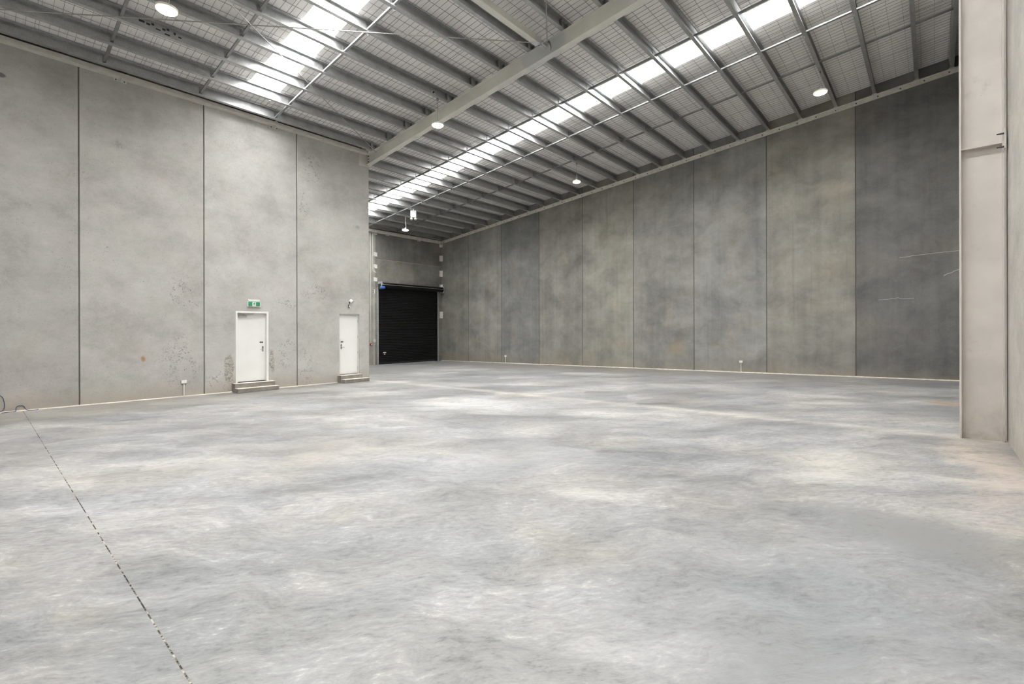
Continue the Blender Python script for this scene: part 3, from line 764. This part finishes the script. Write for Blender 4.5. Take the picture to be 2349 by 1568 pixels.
flat('running_man', [[(.017+.010*math.cos(2*PI*k/10), .124+.010*math.sin(2*PI*k/10)) for k in range(10)],
     seg(.010, .110, -.006, .068, .022), seg(.008, .106, -.022, .104, .008), seg(-.022, .104, -.032, .088, .007), seg(.010, .104, .026, .086, .008), seg(.026, .086, .052, .090, .007),
     seg(-.006, .072, -.020, .048, .011), seg(-.020, .048, -.046, .040, .009), seg(-.004, .072, .014, .050, .011), seg(.014, .050, .024, .022, .009)], 'green')
flat('foot_mark', [seg(-.063, .048, -.040, .036, .008)], 'signwhite')

# spot lamp over the second door
fl = tag(empty('spot_light', (8.578, YL, 2.378)), 'small white spot light on a curved arm above the right white door', 'wall light')
def fpart(name, m, mat, **kw):
    me = m.mesh(name, M[mat], **kw); return link(name, me, fl)
fpart('wall_base', MB().tube([(0, -.001, 0), (0, -.02, 0)], .045, 14), 'plastic', smooth=True)
fpart('arm', MB().tube([(.0, -.02, .0), (-.01, -.05, -.03), (-.04, -.07, -.035), (-.07, -.08, .01), (-.072, -.09, .06), (-.05, -.10, .11), (-.03, -.10, .15)], .011, 8), 'dark', smooth=True)
fpart('joint', MB().tube([(-.045, -.10, .14), (-.02, -.10, .19)], [.022, .026], 10), 'dark', smooth=True)
fpart('head', MB().tube([(-.005, -.07, .245), (.0, -.085, .235), (.04, -.16, .175), (.045, -.168, .170)], [.03, .058, .062, .06], 16), 'plastic', smooth=True)
fpart('lens', MB().tube([(.0453, -.1686, .1695), (.048, -.172, .166)], .045, 16), 'silver', smooth=True)

# outlets
def outlet(c, axis, zb_, lab):
    root = tag(empty('power_outlet', c), lab, 'power outlet', 'power outlets on conduit')
    hw, hh, d = .062, .045, .05
    def bx(u0, u1, d0, d1, z0, z1):
        return MB().box(u0, u1, -d1, -d0, z0, z1) if axis == 'y' else MB().box(-d1, -d0, u0, u1, z0, z1)
    bx(-hw, hw, .001, d, -hh, hh).build('box', M['plastic'], root, bevel=.006)
    for u in (-.03, .03): bx(u-.018, u+.018, d+.0005, d+.004, -.02, .022).build('socket', M['signwhite'], root)
    L_ = c[2]-hh-zb_
    pt = [(0, -.017, -hh), (0, -.017, -hh-L_+.002)] if axis == 'y' else [(-.017, 0, -hh), (-.017, 0, -hh-L_+.002)]
    MB().tube(pt, .0145, 10).build('conduit', M['plastic'], root, True)
outlet((3.68, YL, .175), 'y', zf(YL)+.022, 'white power outlet on a conduit low on the pale left wall')
outlet((XR, 17.68, .13), 'x', zf(17.68)+.03, 'white power outlet on a conduit low on the right wall, far end')
outlet((XR, 5.47, .335), 'x', zf(5.47)+.03, 'white power outlet on a conduit low on the right wall, middle')

# loose cables by the left wall
z_ = zf(YL)
pts = [(.30, YL-.12, z_+.008), (.42, YL-.05, z_+.008), (.50, YL-.06, z_+.01), (.515, YL-.05, z_+.03), (.52, YL-.03, z_+.09), (.56, YL-.02, z_+.125), (.63, YL-.015, z_+.115), (.66, YL-.03, z_+.06), (.69, YL-.06, z_+.02), (.74, YL-.09, z_+.008), (.80, YL-.10, z_+.008), (.87, YL-.05, z_+.01)]
def smoothpts(p, n=5):
    P = [Vector(q) for q in p]; out = []
    for i in range(len(P)-1):
        a, b, c, d = P[max(i-1, 0)], P[i], P[i+1], P[min(i+2, len(P)-1)]
        for k in range(n):
            t = k/n
            out.append(.5*((2*b)+(-a+c)*t+(2*a-5*b+4*c-d)*t*t+(-a+3*b-3*c+d)*t**3))
    return out+[P[-1]]
tag(MB().tube(smoothpts(pts), .0075, 8).build('cable', M['bluecord'], None, True), 'loose dark blue cable looped on the floor at the left wall', 'cable')
pts = [(.12, YL-.015, z_+.42), (.24, YL-.012, z_+.40), (.31, YL-.012, z_+.34), (.335, YL-.012, z_+.25), (.345, YL-.015, z_+.15), (.32, YL-.03, z_+.05), (.22, YL-.06, z_+.009)]
tag(MB().tube(smoothpts(pts), .0075, 8).build('cable', M['bluecord'], None, True), 'dark blue cable leaning against the left wall at the photo edge', 'cable')

# ------------------------------------------------------------------ roller door
rd = struct(empty('door_3'), 'black roller shutter door in the far wall')
X0, X1, YC = 14.76, 18.98, YF-.055
zb0 = zf(YF)
npit = .0925; nsl = 46
pr = [(0, 0), (.012, .012), (.022, .02), (.032, .025), (.046, .027), (.060, .025), (.070, .02), (.080, .012), (.0925, 0)]   # (z, bulge)
m = MB(); q = len(pr)
vv = []
for xx in (X0, X1):
    vv += [(xx, -d_, z) for z, d_ in pr]
for xx in (X0, X1):
    vv += [(xx, -d_+.006, z) for z, d_ in pr]
m.add(vv, [(k, q+k, q+k+1, k+1) for k in range(q-1)] + [(2*q+k, 2*q+k+1, 3*q+k+1, 3*q+k) for k in range(q-1)] + [(0, 2*q, 3*q, q), (q-1, 2*q-1, 4*q-1, 3*q-1)])
slat = m.mesh('slat', M['black'], True)
zs = zb0 + .085
for k in range(nsl): link('slat', slat, rd, (0, YC, zs+k*npit))
ztopc = zs + nsl*npit
MB().box(X0, X1, YC-.02, YC+.02, zb0+.02, zs-.003).build('bottom_rail', M['black'], rd)
MB().box(X0, X1, YC-.018, YC+.012, zb0+.012, zb0+.019).build('rubber_seal', M['dark'], rd)
for x0, x1, xw in ((X0-.06, X0-.001, X0-.05), (X1+.001, X1+.055, X1+.045)):
    g = MB().box(x0, x1, YF-.012, YF-.002, zb0+.002, ztopc)
    g.box(x0, x1, YF-.11, YF-.098, zb0+.002, ztopc)
    o_ = x0 if x0 < X0 else x1-.01
    g.box(o_, o_+.01, YF-.098, YF-.012, zb0+.002, ztopc)
    g.build('guide_rail', M['zinc'], rd)
ZD, YDm = 4.10, YF-.24
MB().tube([(14.82, YDm, ZD), (19.24, YDm, ZD)], .155, 24).build('drum', M['black'], rd, True)
MB().tube([(14.80, YDm-.155, ZD+.03), (19.22, YDm-.155, ZD+.03)], .012, 8).build('drum_rod', M['silver'], rd, True)
for xx in (14.79, 19.245): MB().box(xx-.008, xx+.008, YF-.42, YF-.002, ZD-.2, ZD+.2).build('end_bracket', M['zinc'], rd, bevel=.006)
MB().tube([(14.72, YF-.30, 3.93), (14.75, YF-.31, 3.93), (14.90, YF-.46, 3.95), (14.93, YF-.49, 3.955)], [.06, .085, .085, .05], 16).build('motor', M['blue'], rd, True)
MB().box(14.66, 14.76, YF-.34, YF-.2, 3.86, 4.16).build('gearbox', M['bolt'], rd, bevel=.012)
MB().tube([(14.74, YF-.33, 4.20), (14.80, YF-.36, 4.24), (14.86, YF-.38, 4.18), (14.87, YF-.38, 4.10)], .02, 8).build('flexible_lead', M['silver'], rd, True)
MB().box(15.06, 15.25, YC-.034, YC-.0275, .30, .35).build('sticker', M['plastic'], rd)
MB().box(15.11, 15.20, YC-.034, YC-.0275, .215, .252).build('sticker', M['plastic'], rd)
MB().box(X1+.056, X1+.075, YF-.08, YF-.03, 1.50, 1.58).build('lock_tab', M['plastic'], rd)

# things on the roller door wall
def wallbox(name, x0, x1, z0, z1, d, mat, lab, cat, bevel=.008, grp=None):
    c_ = ((x0+x1)/2, YF, (z0+z1)/2)
    o = MB().box(x0-c_[0], x1-c_[0], -d, -.001, z0-c_[2], z1-c_[2]).build(name, M[mat], None, False, bevel, c_)
    return tag(o, lab, cat, grp)
def bolts_on(o, pts, d):
    for x, z in pts: MB().tube([(x, -d-.0005, z), (x, -d-.014, z)], .014, 6).build('bolt', M['bolt'], o)
for i, (z0, z1) in enumerate(((4.30, 4.53), (5.035, 5.262), (5.70, 5.93), (6.90, 6.985))):
    o = wallbox('wall_plate', 14.515, 14.742, z0, z1, .012, 'plastic', 'white square joint plate left of the roller door, %s from the bottom' % ORD[i], 'plate', .003, 'white plates left of the roller door')
    if i < 3: bolts_on(o, ((-.07, -.09), (.07, .09)), .012)
for i, (z0, z1) in enumerate(((2.331, 2.75), (4.05, 4.46), (4.953, 5.326), (5.913, 6.281), (6.803, 6.99))):
    c_ = (XR, YF, (z0+z1)/2); hh = (z1-z0)/2
    root = tag(empty('angle_plate', c_), 'white angle plate in the corner right of the roller door, %s from the floor' % ORD[i], 'plate', 'white corner angle plates')
    MB().box(-.15, -.013, -.012, -.001, -hh, hh).build('door_wall_leg', M['plastic'], root)
    MB().box(-.012, -.001, -.15, -.001, -hh, hh).build('side_wall_leg', M['plastic'], root)
    for z in (-hh*.6, hh*.6): MB().tube([(-.012, -.09, z), (-.026, -.09, z)], .014, 6).build('bolt', M['silver'], root)
def conduit(name, pts, r, lab, clips=(), mat='plastic'):
    P0 = Vector(pts[-1] if pts[-1][2] < pts[0][2] else pts[0])
    root = tag(empty(name, P0), lab, 'conduit', 'conduits beside the roller door')
    link('pipe', MB().tube([Vector(p)-P0 for p in pts], r, 10).mesh('pipe', M[mat], True), root)
    for x, z in clips:
        link('saddle', MB().box(x-r*1.9-P0.x, x+r*1.9-P0.x, YF-.03-P0.y, YF-.001-P0.y, z-.012-P0.z, z+.012-P0.z).mesh('saddle', M['zinc']), root)
conduit('conduit_pipe', [(14.32, YF-.02, .88), (14.32, YF-.02, 6.99)], .014, 'thin grey conduit rising from the red box to the eave', [(14.32, z) for z in (1.5, 2.6, 3.7, 4.8, 5.9, 6.7)])
conduit('conduit_pipe', [(14.523, YF-.02, zf(YF)+.001), (14.523, YF-.02, .78)], .015, 'short pale conduit from the floor up to the control box', [(14.523, 0)])
conduit('conduit_pipe', [(14.523, YF-.02, 1.08), (14.523, YF-.02, 3.62)], .015, 'pale conduit from the control box up to the motor isolator', [(14.523, z) for z in (1.6, 2.3, 3.0)])
conduit('conduit_pipe', [(14.447, YF-.035, 6.98), (14.447, YF-.035, 5.02), (14.455, YF-.035, 4.94), (14.50, YF-.035, 4.86), (14.58, YF-.035, 4.825), (14.66, YF-.035, 4.825)], .02, 'white conduit coming down from the eave and hooking right', [(14.447, z) for z in (5.4, 6.2)])
o = wallbox('isolator_box', 14.49, 14.56, 3.62, 3.85, .07, 'plastic', 'small white isolator box at the top of the conduit beside the motor', 'switch box')
for z in (-.05, .05): MB().tube([(-.037, -.04, z), (-.075, -.04, z)], .015, 8).build('knob', M['dark'], o)
o = wallbox('control_box', 14.465, 14.585, .78, .92, .06, 'zinc', 'grey control box above the short conduit', 'switch box')
for x in (-.025, .025): MB().tube([(x, -.06, 0), (x, -.07, 0)], .014, 8).build('button', M['bolt'], o)
o = wallbox('control_box', 14.475, 14.60, .93, 1.075, .055, 'plastic', 'white control box just above the grey control box', 'switch box')
MB().tube([(0, -.055, 0), (0, -.066, 0)], .02, 8).build('button', M['silver'], o)
o = wallbox('call_point', 14.265, 14.385, .73, .86, .06, 'red', 'red call point box at the foot of the thin grey conduit', 'call point')
MB().box(-.005, .05, -.064, -.0605, -.03, .025).build('window_plate', M['plastic'], o)
